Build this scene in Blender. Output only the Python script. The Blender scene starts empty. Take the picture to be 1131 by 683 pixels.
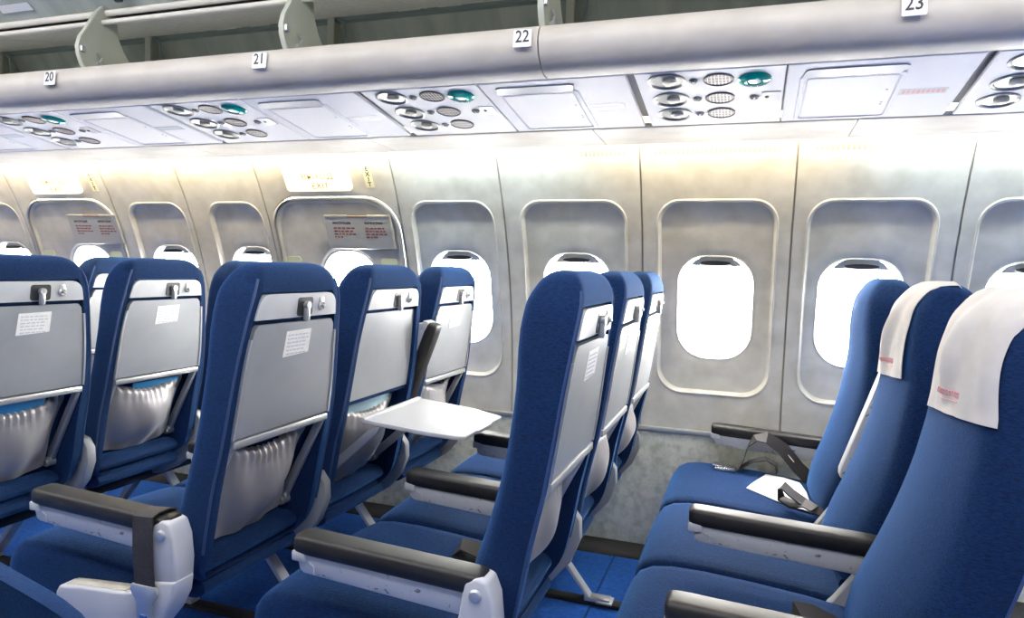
import bpy, bmesh, math, random
from mathutils import Vector, Matrix, Quaternion
random.seed(7)
S = bpy.context.scene
COL = S.collection
PI = math.pi
ZO = 1.065                      # the floor is at z = -ZO in the working frame; everything is lifted at the end

# ------------------------------------------------------------------ materials
def mat(name, col, rough=.5, metal=0., **kw):
    m = bpy.data.materials.new(name); m.use_nodes = True
    b = m.node_tree.nodes['Principled BSDF']
    b.inputs['Base Color'].default_value = (*col, 1); b.inputs['Roughness'].default_value = rough
    b.inputs['Metallic'].default_value = metal
    for k, v in kw.items():
        b.inputs[k].default_value = v
    return m
def noisy(m, c1, c2, scale=20., stretch=(1, 1, 1), detail=4., lo=.35, hi=.65, bump=0., bscale=None, bdist=.002):
    t = m.node_tree; N = t.nodes; L = t.links; b = N['Principled BSDF']
    tc = N.new('ShaderNodeTexCoord'); mp = N.new('ShaderNodeMapping'); mp.inputs['Scale'].default_value = stretch
    L.new(tc.outputs['Object'], mp.inputs['Vector'])
    n = N.new('ShaderNodeTexNoise'); n.inputs['Scale'].default_value = scale; n.inputs['Detail'].default_value = detail
    L.new(mp.outputs['Vector'], n.inputs['Vector'])
    r = N.new('ShaderNodeValToRGB'); r.color_ramp.elements[0].position = lo; r.color_ramp.elements[1].position = hi
    r.color_ramp.elements[0].color = (*c1, 1); r.color_ramp.elements[1].color = (*c2, 1)
    L.new(n.outputs['Fac'], r.inputs['Fac']); L.new(r.outputs['Color'], b.inputs['Base Color'])
    if bump:
        n2 = N.new('ShaderNodeTexNoise'); n2.inputs['Scale'].default_value = bscale or scale * 4; n2.inputs['Detail'].default_value = 3
        L.new(mp.outputs['Vector'], n2.inputs['Vector'])
        bm_ = N.new('ShaderNodeBump'); bm_.inputs['Strength'].default_value = bump; bm_.inputs['Distance'].default_value = bdist
        L.new(n2.outputs['Fac'], bm_.inputs['Height']); L.new(bm_.outputs['Normal'], b.inputs['Normal'])
    return m
def emit(name, col, strength):
    m = mat(name, col, .5); b = m.node_tree.nodes['Principled BSDF']
    b.inputs['Emission Color'].default_value = (*col, 1); b.inputs['Emission Strength'].default_value = strength
    return m
VEL = {'Sheen Weight': .40, 'Sheen Roughness': .42, 'Sheen Tint': (.11, .38, 1, 1), 'Specular IOR Level': .2}
M = {}
M['velour'] = noisy(mat('blue_velour', (.02, .08, .3), .95, **VEL), (.0018, .0088, .040), (.0054, .0265, .096), 120, (1, 1, 3.2), 7, .28, .72, .5, 260, .003)
M['velour_dark'] = noisy(mat('navy_velour', (.01, .04, .17), .95, **{**VEL, 'Sheen Weight': .3}), (.007, .030, .115), (.014, .055, .195), 40, (1, 1, 1), 6, .3, .7, .3, 260, .003)
M['piping'] = mat('blue_piping', (.014, .045, .14), .7)
M['carpet'] = noisy(mat('blue_carpet', (.02, .09, .4), 1., **{'Sheen Weight': .3, 'Sheen Tint': (.3, .5, 1, 1), 'Specular IOR Level': .1}), (.010, .070, .33), (.020, .125, .52), 60, (1, 1, 1), 8, .3, .7, .6, 400, .004)
M['tray'] = noisy(mat('tray_grey', (.4, .42, .44), .38, .25), (.32, .335, .355), (.37, .385, .405), 6)
M['traytop'] = mat('pale_tray_top', (.62, .62, .64), .28)
M['plastic'] = noisy(mat('light_grey_plastic', (.55, .56, .58), .42), (.50, .51, .53), (.57, .58, .60), 12)
M['frame_metal'] = mat('satin_metal', (.55, .56, .57), .32, .6)
M['chrome'] = mat('chrome', (.75, .75, .76), .15, 1.)
M['dark'] = mat('dark_plastic', (.02, .02, .022), .45)
M['black'] = mat('black_recess', (.012, .012, .013), .7)
M['armpad'] = noisy(mat('brown_black_arm_pad', (.03, .026, .026), .5), (.008, .0072, .0072), (.014, .012, .0122), 30, bump=.1, bscale=300, bdist=.001)
M['armside'] = mat('chipped_grey_paint', (.5, .51, .54), .45)
def chipped(m, base, chip, thr):
    t = m.node_tree; N = t.nodes; L = t.links; b = N['Principled BSDF']
    tc = N.new('ShaderNodeTexCoord'); mp = N.new('ShaderNodeMapping'); mp.inputs['Scale'].default_value = (1.2, 1, 2.2)
    n = N.new('ShaderNodeTexNoise'); n.inputs['Scale'].default_value = 34; n.inputs['Detail'].default_value = 7; n.inputs['Roughness'].default_value = .7
    L.new(tc.outputs['Object'], mp.inputs['Vector']); L.new(mp.outputs['Vector'], n.inputs['Vector'])
    r = N.new('ShaderNodeValToRGB'); r.color_ramp.elements[0].position = thr; r.color_ramp.elements[1].position = thr + .02
    r.color_ramp.elements[0].color = (*base, 1); r.color_ramp.elements[1].color = (*chip, 1)
    L.new(n.outputs['Fac'], r.inputs['Fac']); L.new(r.outputs['Color'], b.inputs['Base Color'])
chipped(M['armside'], (.52, .53, .56), (.16, .15, .15), .60)
M['shell'] = mat('pale_grey_shell', (.56, .57, .60), .4)
M['plategrey'] = mat('darkened_grey_shell', (.30, .31, .325), .45)  # shell grey with the side plates' shade put into the colour
M['cream'] = noisy(mat('cream_edge', (.6, .57, .47), .6), (.5, .47, .38), (.64, .61, .52), 25)
M['pocket'] = mat('silver_pocket_cloth', (.36, .345, .35), .33, .25, **{'Sheen Weight': .2})
M['belt'] = noisy(mat('black_webbing', (.03, .027, .028), .6), (.022, .02, .021), (.038, .034, .034), 120, (1, 6, 1))
M['paper'] = noisy(mat('white_paper', (.82, .81, .79), .7), (.78, .77, .75), (.86, .85, .83), 30)
M['cloth'] = noisy(mat('off_white_cloth', (.68, .65, .63), .9), (.50, .475, .46), (.58, .555, .54), 14, bump=.15, bscale=600, bdist=.001)
M['pink'] = mat('faded_pink_print', (.72, .38, .40), .9)
M['ink'] = mat('dark_ink', (.05, .05, .06), .7)
M['greyink'] = mat('grey_ink', (.52, .55, .64), .7)
M['redink'] = mat('dark_red_ink', (.26, .09, .08), .7)
M['wall'] = noisy(mat('mottled_grey_lining', (.5, .485, .45), .55), (.485, .47, .43), (.635, .62, .585), 12, (1, 1, 1), 7, .3, .7, .05, 120, .002)
M['seam'] = mat('seam_strip', (.33, .31, .27), .5)
M['trim_alu'] = mat('aluminium_trim', (.6, .6, .58), .35, .7)
M['dado'] = noisy(mat('grey_green_dado', (.4, .42, .37), .7), (.52, .545, .47), (.78, .79, .71), 34, (1, 1, 1), 10, .32, .60, .15, 90, .003)
M['bin'] = noisy(mat('beige_grey_bin', (.5, .47, .43), .5), (.49, .455, .405), (.59, .55, .495), 9, (1, 2, 1), 6, .3, .7, .06, 150, .002)
M['psu'] = mat('white_service_panel', (.76, .75, .77), .6)
M['psu2'] = mat('pale_lilac_panel', (.68, .675, .72), .6)
M['psushade'] = mat('grey_moulding', (.36, .37, .42), .4)
M['teal'] = mat('teal_lens', (.0, .36, .32), .15)
M['tealpale'] = mat('pale_lens_core', (.55, .85, .8), .2)
M['grille'] = mat('dark_maroon_mesh', (.07, .035, .04), .5)
M['bezel'] = mat('grey_bezel', (.27, .27, .26), .35, .5)
M['bulb'] = mat('cream_nozzle', (.66, .62, .50), .4)
M['green'] = noisy(mat('olive_grey_paint', (.25, .26, .2), .55), (.36, .375, .30), (.43, .445, .365), 6)
M['greenwall'] = noisy(mat('grey_green_primer', (.24, .27, .24), .5), (.33, .37, .33), (.45, .49, .44), 5, (3, 1, 1))
M['greenedge'] = mat('pale_green_edge', (.48, .50, .42), .5)
M['bingrey'] = noisy(mat('speckled_grey_board', (.42, .42, .39), .6), (.66, .66, .62), (.78, .78, .74), 60)
M['tube'] = mat('cream_tube', (.78, .74, .66), .4)
M['teal_pipe'] = mat('blue_grey_strip', (.22, .28, .28), .4)
M['tape'] = mat('white_tape', (.82, .82, .82), .6)
M['ceil'] = mat('ceiling_lining', (.62, .61, .58), .6)
M['plate'] = mat('white_number_plate', (.80, .79, .80), .35)
M['placard'] = mat('grey_placard', (.42, .43, .43), .4, .2)
M['palegreen'] = mat('pale_green_glow_sticker', (.72, .76, .52), .5)
M['yellow'] = mat('pale_yellow_sticker', (.84, .82, .58), .5)
M['sign'] = emit('lit_exit_sign', (1., .90, .68), .95)
M['signtext'] = mat('ochre_letters', (.42, .26, .05), .5)
M['lampw'] = emit('warm_tube', (1., .84, .55), 1.)
M['lampc'] = emit('cool_tube', (.90, 1., .94), 1.)
M['lampceil'] = emit('fill_diffuser', (1., .98, .96), 1.)
M['shade'] = mat('grey_window_shade', (.50, .50, .49), .5)
M['winrim'] = mat('grey_window_rim', (.5, .5, .49), .4)
M['leaflet'] = mat('blue_leaflet', (.05, .30, .62), .4)
M['leaflet2'] = mat('pale_blue_card', (.55, .78, .85), .35)
# window pane: clear acrylic (mostly transparent, a little gloss)
m = bpy.data.materials.new('clear_pane'); m.use_nodes = True; t = m.node_tree; t.nodes.clear()
o_ = t.nodes.new('ShaderNodeOutputMaterial'); mx = t.nodes.new('ShaderNodeMixShader'); tr = t.nodes.new('ShaderNodeBsdfTransparent'); gl = t.nodes.new('ShaderNodeBsdfGlossy')
gl.inputs['Roughness'].default_value = .05; mx.inputs['Fac'].default_value = .06
t.links.new(tr.outputs[0], mx.inputs[1]); t.links.new(gl.outputs[0], mx.inputs[2]); t.links.new(mx.outputs[0], o_.inputs['Surface'])
M['pane'] = m

# ------------------------------------------------------------------ mesh building
class MB:
    def __init__(s): s.v = []; s.f = []
    def add(s, v, f):
        o = len(s.v); s.v += [tuple(p) for p in v]; s.f += [tuple(i + o for i in q) for q in f]; return s
    def loft(s, rings, cap=True, closed=True, loop=False):
        n = len(rings[0]); v = [p for r in rings for p in r]; f = []
        K = len(rings)
        for i in range(K if loop else K - 1):
            i2 = (i + 1) % K
            for j in range(n if closed else n - 1):
                j2 = (j + 1) % n
                f.append((i * n + j, i * n + j2, i2 * n + j2, i2 * n + j))
        if cap and not loop:
            f.append(tuple(range(n - 1, -1, -1))); f.append(tuple((K - 1) * n + j for j in range(n)))
        return s.add(v, f)
    def box(s, x0, x1, y0, y1, z0, z1):
        v = [(x, y, z) for x in (x0, x1) for y in (y0, y1) for z in (z0, z1)]
        return s.add(v, [(0, 1, 3, 2), (4, 6, 7, 5), (0, 4, 5, 1), (2, 3, 7, 6), (0, 2, 6, 4), (1, 5, 7, 3)])
    def rbox(s, x0, x1, y0, y1, z0, z1, r=.01, seg=3):
        bm = bmesh.new(); bmesh.ops.create_cube(bm, size=1)
        for v in bm.verts: v.co = Vector(((x0 + x1) / 2 + v.co.x * (x1 - x0), (y0 + y1) / 2 + v.co.y * (y1 - y0), (z0 + z1) / 2 + v.co.z * (z1 - z0)))
        bmesh.ops.bevel(bm, geom=list(bm.edges), offset=r, segments=seg, profile=.5, affect='EDGES')
        return s.bm(bm)
    def bm(s, bm):
        bm.verts.ensure_lookup_table(); bm.verts.index_update()
        s.add([v.co[:] for v in bm.verts], [[v.index for v in f.verts] for f in bm.faces]); bm.free(); return s
    def prism(s, pts, d, r=0., seg=2):
        """closed 3-D outline pts extruded by vector d, edges bevelled by r"""
        bm = bmesh.new(); vs = [bm.verts.new(p) for p in pts]; f = bm.faces.new(vs)
        g = bmesh.ops.extrude_face_region(bm, geom=[f]); nv = [e for e in g['geom'] if isinstance(e, bmesh.types.BMVert)]
        bmesh.ops.translate(bm, vec=d, verts=nv)
        bmesh.ops.recalc_face_normals(bm, faces=bm.faces)
        if r:
            es = [e for e in bm.edges if len(e.link_faces) == 2 and e.calc_face_angle(0) > .7]
            bmesh.ops.bevel(bm, geom=es, offset=r, segments=seg, profile=.5, affect='EDGES')
        return s.bm(bm)
    def tube(s, pts, r, n=8, flat=None):
        pts = [Vector(p) for p in pts]; rings = []; up = None
        for i, p in enumerate(pts):
            t = (pts[min(i + 1, len(pts) - 1)] - pts[max(i - 1, 0)]).normalized()
            if up is None:
                up = t.orthogonal().normalized()
            up = (up - t * up.dot(t)).normalized(); w = t.cross(up)
            rr = r[i] if isinstance(r, (list, tuple)) else r
            rings.append([p + (up * math.cos(2 * PI * k / n) + w * math.sin(2 * PI * k / n)) * rr for k in range(n)])
        return s.loft(rings)
    def strap(s, pts, wdir, w, th=.003):
        """flat ribbon along pts; wdir (vector or list) is its width direction"""
        pts = [Vector(p) for p in pts]; rings = []
        for i, p in enumerate(pts):
            t = (pts[min(i + 1, len(pts) - 1)] - pts[max(i - 1, 0)]).normalized()
            a = Vector(wdir[i] if isinstance(wdir, list) else wdir); a = (a - t * a.dot(t)).normalized(); b = t.cross(a)
            rings.append([p + a * w / 2 + b * th / 2, p - a * w / 2 + b * th / 2, p - a * w / 2 - b * th / 2, p + a * w / 2 - b * th / 2])
        return s.loft(rings)
    def cyl(s, p0, p1, r, n=20): return s.tube([p0, p1], r, n)
    def lathe(s, prof, mtx, n=28):
        """prof [(radius, height)] turned about local z, placed by mtx"""
        rings = [[mtx @ Vector((r * math.cos(2 * PI * k / n), r * math.sin(2 * PI * k / n), h)) for k in range(n)] for r, h in prof]
        return s.loft(rings)
    def mesh(s, name, m, ang=35, bevel=0):
        me = bpy.data.meshes.new(name); me.from_pydata(s.v, [], s.f); me.validate()
        bm = bmesh.new(); bm.from_mesh(me); bmesh.ops.recalc_face_normals(bm, faces=bm.faces); bm.to_mesh(me); bm.free()
        me.materials.append(M[m] if isinstance(m, str) else m)
        me.shade_smooth(); me.set_sharp_from_angle(angle=math.radians(ang)); return me
def link(name, me, parent=None, loc=None, label=None):
    o = bpy.data.objects.new(name, me); COL.objects.link(o)
    if parent is not None: o.parent = parent
    if loc is not None: o.location = loc
    if label: o['label'] = label
    return o
def obj(name, mb, m, parent=None, loc=None, label=None, ang=35):
    return link(name, mb.mesh(name, m, ang), parent, loc, label)
def tag(o, label, cat, group=None):
    o['label'] = label; o['category'] = cat
    if group: o['group'] = group
    return o
def thing(name, label, cat, loc=(0, 0, 0), group=None):
    o = link(name, None, None, loc); o.empty_display_size = .05
    return tag(o, label, cat, group)
def struct(name, mb, m, parent=None, ang=35, kind=True):
    o = obj(name, mb, m, parent, ang=ang)
    if parent is None: o['kind'] = 'structure'
    return o
def spline(xs, ys, x):
    """monotone-ish cubic through points"""
    n = len(xs)
    if x <= xs[0]: return ys[0]
    if x >= xs[-1]: return ys[-1]
    i = max(k for k in range(n - 1) if xs[k] <= x)
    def sl(k):
        if k == 0: return (ys[1] - ys[0]) / (xs[1] - xs[0])
        if k == n - 1: return (ys[-1] - ys[-2]) / (xs[-1] - xs[-2])
        a = (ys[k] - ys[k - 1]) / (xs[k] - xs[k - 1]); b = (ys[k + 1] - ys[k]) / (xs[k + 1] - xs[k])
        return 0 if a * b <= 0 else 2 * a * b / (a + b)
    h = xs[i + 1] - xs[i]; t = (x - xs[i]) / h
    return (2*t**3-3*t*t+1)*ys[i] + (t**3-2*t*t+t)*h*sl(i) + (-2*t**3+3*t*t)*ys[i+1] + (t**3-t*t)*h*sl(i+1)
def text_mb(txt, size, mtx, sx=1., thick=.0006, bold=0.):
    cu = bpy.data.curves.new('lettering', 'FONT'); cu.body = txt; cu.size = size; cu.align_x = 'CENTER'; cu.align_y = 'CENTER'
    cu.extrude = thick; cu.offset = bold; cu.resolution_u = 2
    o = bpy.data.objects.new('lettering', cu); COL.objects.link(o)
    dg = bpy.context.evaluated_depsgraph_get(); dg.update()
    me = bpy.data.meshes.new_from_object(o.evaluated_get(dg))
    mb = MB(); mb.add([mtx @ Vector((v.co.x * sx, v.co.y, v.co.z)) for v in me.vertices], [tuple(p.vertices) for p in me.polygons])
    bpy.data.objects.remove(o); bpy.data.curves.remove(cu); bpy.data.meshes.remove(me)
    return mb
def frame_mtx(origin, xd, yd):
    xd = Vector(xd).normalized(); yd = Vector(yd); yd = (yd - xd * yd.dot(xd)).normalized(); zd = xd.cross(yd)
    m4 = Matrix((xd, yd, zd)).transposed().to_4x4(); m4.translation = Vector(origin); return m4

# ------------------------------------------------------------------ the fuselage lining (profile: arc of radius 2)
CY, CZ, R = -.42, -.5, 2.0
def wy(z): return CY + R if z <= CZ else CY + math.sqrt(R * R - (z - CZ) ** 2)
def onwall(x, z, d=0.):
    """point on the window wall; d > 0 is outwards"""
    y = wy(z)
    n = Vector((0, 1, 0)) if z <= CZ else Vector((0, y - CY, z - CZ)).normalized()
    return Vector((x, y, z)) + n * d
def rrect(x0, x1, z0, z1, r, k=8, m=10):
    """rounded-rectangle outline, fixed point count; r may be (top, bottom)"""
    rt, rb = r if isinstance(r, tuple) else (r, r); P = []
    cs = [(x1 - rt, z1 - rt, 0, rt), (x0 + rt, z1 - rt, 90, rt), (x0 + rb, z0 + rb, 180, rb), (x1 - rb, z0 + rb, 270, rb)]
    for i, (cx, cz, a0, q) in enumerate(cs):
        for j in range(k):
            a = math.radians(a0 + 90 * j / (k - 1)); P.append((cx + q * math.cos(a), cz + q * math.sin(a)))
        nx, nz, na, nq = cs[(i + 1) % 4]; a = math.radians(na)
        e = (nx + nq * math.cos(a), nz + nq * math.sin(a)); b = P[-1]
        for j in range(1, m): P.append((b[0] + (e[0] - b[0]) * j / m, b[1] + (e[1] - b[1]) * j / m))
    return P
def lerp2(A, B, t): return [(a[0] + (b[0] - a[0]) * t, a[1] + (b[1] - a[1]) * t) for a, b in zip(A, B)]
def W(P, d): return [onwall(x, z, d) for x, z in P]
XL, XR = -4.4, 2.5
ZB, ZT = -.54, .62
bounds = [(-4.4, -3.80, -4.1, 0), (-3.80, -3.33, -3.54, 0), (-3.33, -2.68, -2.965, 1), (-2.68, -2.22, -2.418, 0), (-2.22, -1.78, -1.929, 0),
          (-1.78, -1.105, -1.413, 1), (-1.105, -.640, -.873, 0), (-.640, -.090, -.36, 0), (-.090, .439, .180, 0), (.439, .953, .678, 0),
          (.953, 1.47, 1.198, 0), (1.47, 1.98, 1.72, 0), (1.98, 2.5, 2.24, 0)]
ZW0, ZW1 = -.255, .140
wall_root = link('wall_window_side', None); wall_root['kind'] = 'structure'
far_root = link('wall_aisle_side', None); far_root['kind'] = 'structure'
G = .0035
def normal_panel(a, b, wx):
    mb = MB(); hw = .140
    O = rrect(a + G, b - G, ZB, ZT, .004)
    l, r_ = max(a + .045, wx - .215), min(b - .045, wx + .215)
    if b - a < .48: l, r_ = wx - .19, min(b - .03, wx + .19)
    rec = rrect(l, r_, -.395, .350, (.085, .10)); rec2 = rrect(l + .016, r_ - .016, -.379, .330, (.075, .09))
    H0 = rrect(wx - hw - .028, wx + hw + .028, ZW0 - .028, ZW1 + .028, (.125, .135)); H = rrect(wx - hw, wx + hw, ZW0, ZW1, (.105, .115))
    H2 = rrect(wx - hw + .008, wx + hw - .008, ZW0 + .008, ZW1 - .008, (.1, .11))
    rings = [W(O, .012), W(O, 0)] + [W(lerp2(O, rec, t), 0) for t in (.25, .5, .75, .93)]
    rings += [W(rec, .0), W(lerp2(rec, rec2, .15), -.004), W(lerp2(rec, rec2, .38), -.0035), W(lerp2(rec, rec2, .6), .006), W(lerp2(rec, rec2, .8), .016), W(rec2, .020)]
    rings += [W(lerp2(rec2, H0, t), .020) for t in (.33, .66)] + [W(H0, .020), W(lerp2(H0, H, .5), .0215), W(H, .026)]
    mb.loft(rings, cap=False); return mb
def hatch_meshes(a, b, wx):
    mb = MB(); O = rrect(a + G, b - G, ZB, ZT, .004)
    D = rrect(a + .012, b - .006, -.50, .372, (.15, .06)); D1 = rrect(a + .016, b - .010, -.496, .368, (.147, .057))
    rings = [W(O, .012), W(O, 0)] + [W(lerp2(O, D, t), 0) for t in (.3, .6, .9)] + [W(D, 0), W(D1, .004), W(D1, .03)]
    mb.loft(rings, cap=False)
    dm = MB(); hw = .14
    E0 = rrect(a + .026, b - .020, -.486, .358, (.140, .05)); E1 = rrect(a + .032, b - .026, -.480, .352, (.135, .045)); E2 = rrect(a + .046, b - .040, -.466, .336, (.125, .04))
    H = rrect(wx - hw, wx + hw, ZW0 + .01, ZW1 - .008, (.12, .115)); H0 = rrect(wx - hw - .02, wx + hw + .02, ZW0 - .01, ZW1 + .012, (.135, .13))
    rings = [W(E0, .03), W(E0, .004), W(E1, -.002), W(lerp2(E1, E2, .5), -.001), W(E2, .008)] + [W(lerp2(E2, H0, t), .008) for t in (.33, .66)] + [W(H0, .008), W(lerp2(H0, H, .5), .012), W(H, .022)]
    dm.loft(rings, cap=False)
    tm = MB(); T0 = rrect(a + .019, b - .013, -.493, .365, (.145, .055)); T1 = rrect(a + .026, b - .020, -.486, .358, (.140, .05))
    tm.loft([W(T0, .004), W(T0, -.006), W(lerp2(T0, T1, .5), -.009), W(T1, -.006), W(T1, .006)], cap=False)
    gm = MB(); gm.loft([W(D1, .008), W(T0, .008), W(T0, .016), W(D1, .016)], cap=False)
    return mb, dm, tm, gm
wn = dn = 0
def window(wx, hatch, n):
    root = link('window_%d' % n, None); root['kind'] = 'structure'
    z0, z1 = (ZW0 + .01, ZW1 - .008) if hatch else (ZW0, ZW1); d0 = .022 if hatch else .026; r = (.12, .115) if hatch else (.105, .115)
    hw = .140
    rim = MB(); A = rrect(wx - hw - .004, wx + hw + .004, z0 - .004, z1 + .004, r)
    B = rrect(wx - hw + .005, wx + hw - .005, z0 + .005, z1 - .005, (r[0] - .005, r[1] - .005)); C_ = rrect(wx - hw + .016, wx + hw - .016, z0 + .016, z1 - .016, (r[0] - .014, r[1] - .014))
    rim.loft([W(A, d0 + .002), W(lerp2(A, B, .5), d0 - .005), W(B, d0), W(C_, d0 + .05), W(C_, d0 + .062)], cap=False)
    obj('window_rim', rim, 'winrim', root)
    pane = MB(); pane.loft([W(lerp2(C_, [(wx, -.055)] * len(C_), t), d0 + .055) for t in (-.04, .35, .7, .97)], cap=False)
    obj('pane', pane, 'pane', root)
    if not hatch:
        sh = MB(); zt = z1 - .010; pts = []
        for i in range(13):                       # the retracted blind: a sliver at the top of the opening
            x = wx - .112 + .224 * i / 12; u = abs(x - wx) / .112
            top = zt - .06 * max(0, (u - .35) / .65) ** 2.2 ; pts.append((x, top))
        low = [(x, min(z, zt - .034)) for x, z in pts[::-1]]
        sh.prism([onwall(x, z, d0 + .022) for x, z in pts + low], Vector((0, .004, 0)))
        s_ = obj('window_blind', sh, 'shade', root)
        hd = MB(); n_ = 16; ring = []
        for k in range(n_):
            a = 2 * PI * k / n_; ring.append((wx + .058 * math.cos(a), zt - .018 + .0105 * math.sin(a) * (1 if math.sin(a) < 0 else .8)))
        hd.prism([onwall(x, z, d0 + .002) for x, z in ring], Vector((0, .012, .001)), .002)
        obj('blind_handle', hd, 'dark', s_)
    return root
placards = []
for (a, b, wx, hatch) in bounds:
    wn += 1
    if hatch:
        pm, dm, tm, gm = hatch_meshes(a, b, wx); dn += 1
        obj('wall_panel', pm, 'wall', wall_root)
        d = struct('door_%d' % dn, dm, 'wall'); obj('hatch_trim', tm, 'trim_alu', d); obj('hatch_seal', gm, 'black', d)
        for sx in (a + .075, b - .105):
            st = MB(); st.prism([onwall(x, z, .0055) for x, z in rrect(sx - .03, sx + .05, .075, .105, .012, 4, 2)], Vector((0, .003, .001)))
            obj('glow_sticker', st, 'palegreen', d)
        far = MB(); far.v = dm.v; far.f = dm.f
    else:
        pm = normal_panel(a, b, wx); o = obj('wall_panel', pm, 'wall', wall_root)
        if -1.2 < a < 1.4:                          # slotted vent along the top of each panel
            vg = MB(); n_ = int((b - a - .10) / .0155)
            for k in range(n_):
                x = a + .05 + (b - a - .10) * (k + .5) / n_
                q = [(x - .0048, .500), (x + .0048, .500), (x + .0048, .522), (x - .0048, .522)]
                vg.prism([onwall(px, pz, -.0012) for px, pz in q], Vector((0, .002, .001)))
            obj('vent_slots', vg, 'seam', o)
    window(wx, hatch, wn)
    seam = MB(); zz = [ZB + (ZT - ZB) * i / 20 for i in range(21)]
    seam.loft([[onwall(b - .009, z, .006), onwall(b + .009, z, .006), onwall(b + .009, z, .012), onwall(b - .009, z, .012)] for z in zz])
    obj('seam_strip', seam, 'seam', wall_root)
    # the far side of the cabin, behind the camera: unseen, mirrored about the aisle, made windowless and dark to hold back light
    fm = MB()
    F0 = rrect(a, b, ZB, ZT, .004); FH = rrect(wx - .14, wx + .14, ZW0, ZW1, .105)
    fm.loft([[Vector((p.x, 2 * CY - p.y, p.z)) for p in W(lerp2(F0, FH, t), 0)] for t in (0, .3, .6, .97)], cap=True)
    obj('wall_panel', fm, 'plategrey', far_root)
dado = MB(); dado.box(XL, XR, 1.575, 1.60, -1.065, ZB - .004)
obj('dado_panel', dado, 'dado', wall_root)
dt = MB(); dt.rbox(XL, XR, 1.566, 1.59, ZB - .018, ZB + .002, .004, 2)
t_ = obj('dado_rail', dt, 'trim_alu', wall_root)
fd = MB(); fd.box(XL, XR, 2 * CY - 1.60, 2 * CY - 1.575, -1.065, ZB); obj('dado_panel', fd, 'dado', far_root)
sk = MB(); sk.prism([(XL, 1.575, -1.0655), (XL, 1.575, -1.025), (XL, 1.555, -1.028), (XL, 1.51, -1.050), (XL, 1.50, -1.0655)], Vector((XR - XL, 0, 0)), .003)
struct('baseboard_window_side', sk, 'black')
fl = MB(); fl.box(XL, XR, 2 * CY - 1.6, 1.6, -1.12, -1.065); floor = struct('floor', fl, 'carpet')
# carpet joints
cj = MB()
for x in (-2.30, -1.52, -.76 + .60, .04): cj.rbox(x - .004, x + .004, -.1, 1.5, -1.066, -1.0625, .001, 1)
obj('carpet_joint', cj, 'velour_dark', floor)
# upper arc of the fuselage = ceiling
ce = MB(); rings = []
a0 = math.asin((.60 - CZ) / R)
for i in range(49):
    a = a0 + (PI - 2 * a0) * i / 48
    y, z = CY + R * math.cos(a), CZ + R * math.sin(a); y2, z2 = CY + (R + .03) * math.cos(a), CZ + (R + .03) * math.sin(a)
    rings.append([(XL, y, z), (XR, y, z), (XR, y2, z2), (XL, y2, z2)])
ce.loft(rings); struct('ceiling', ce, 'ceil')
for nm, x in (('wall_front', XL), ('wall_rear', XR)):
    ew = MB(); pts = [(x, CY + (R + .03) * math.cos(2 * PI * k / 64), CZ + (R + .03) * math.sin(2 * PI * k / 64)) for k in range(64)]
    pts = [(p[0], p[1], max(p[2], -1.12)) for p in pts]
    e2 = MB(); e2.prism([p for i, p in enumerate(pts) if i == 0 or p != pts[i - 1]], Vector((.03 if x > 0 else -.03, 0, 0))); struct(nm, e2, 'ceil')
# unseen fill lights added along the aisle to brighten cabin and rack
for y, lb in ((-.30, 'unseen light strip added over the aisle as fill, on the side facing the camera'), (-.62, 'unseen light strip added over the aisle as fill, on the side behind the camera')):
    L = thing('ceiling_fill_light', lb, 'light', (0, y, 1.085), 'unseen fill light strips added over the aisle')
    h = MB(); h.rbox(-4.3, 2.4, -.085, .085, .015, .045, .01); obj('housing', h, 'plastic', L)
    d = MB(); d.rbox(-4.25, 2.35, -.07, .07, -.005, .025, .012); obj('diffuser', d, 'lampceil', L)

cp_ = MB(); cp_.rbox(XL + .02, XR - .02, -1.02, .165, 1.118, 1.132, .004, 1); struct('trim_3', cp_, 'ceil')
# ------------------------------------------------------------------ seat tracks on the floor
for y, lb in ((.56, 'dark seat track on the carpet nearer the aisle'), (1.08, 'dark seat track on the carpet nearer the window wall')):
    tr_ = MB(); tr_.rbox(XL + .05, XR - .05, y - .022, y + .022, -1.0655, -1.050, .004, 2)
    tag(obj('seat_track', tr_, 'black'), lb, 'seat track', 'seat tracks')

# ------------------------------------------------------------------ seats
ZS  = [-.690, -.66, -.62, -.55, -.465, -.36, -.26, -.15, -.06, 0., .02, .045, .062, .072, .078, .081]
XFs = [-.175, -.195, -.203, -.190, -.165, -.140, -.125, -.119, -.121, -.116, -.112, -.101, -.091, -.082, -.074, -.066]
XRs = [-.140, -.118, -.103, -.088, -.073, -.050, -.034, -.020, -.007, .001, .002, -.002, -.010, -.019, -.027, -.036]
WSs = [.175, .207, .220, .225, .225, .221, .214, .201, .187, .174, .167, .154, .141, .126, .109, .085]
BGs = [.010, .03, .045, .046, .042, .036, .030, .022, .020, .016, .014, .010, .007, .004, .002, .0]
def bp(z): return tuple(spline(ZS, A, z) for A in (XFs, XRs, WSs, BGs))
def front_x(y, z):
    xf, xr, w, b = bp(z); u = min(1, abs(y) / w)
    e = max(0, (u - .80) / .20)
    return xf - b * (1 - u * u) + .026 * (1 - math.sqrt(max(0, 1 - e * e)))
def rear_half(z):                       # half width of the rear moulding (latch panel and tray)
    return spline([-.62, -.34, -.20, -.07, 0., .012], [.192, .192, .184, .166, .149, .138], z)
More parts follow.
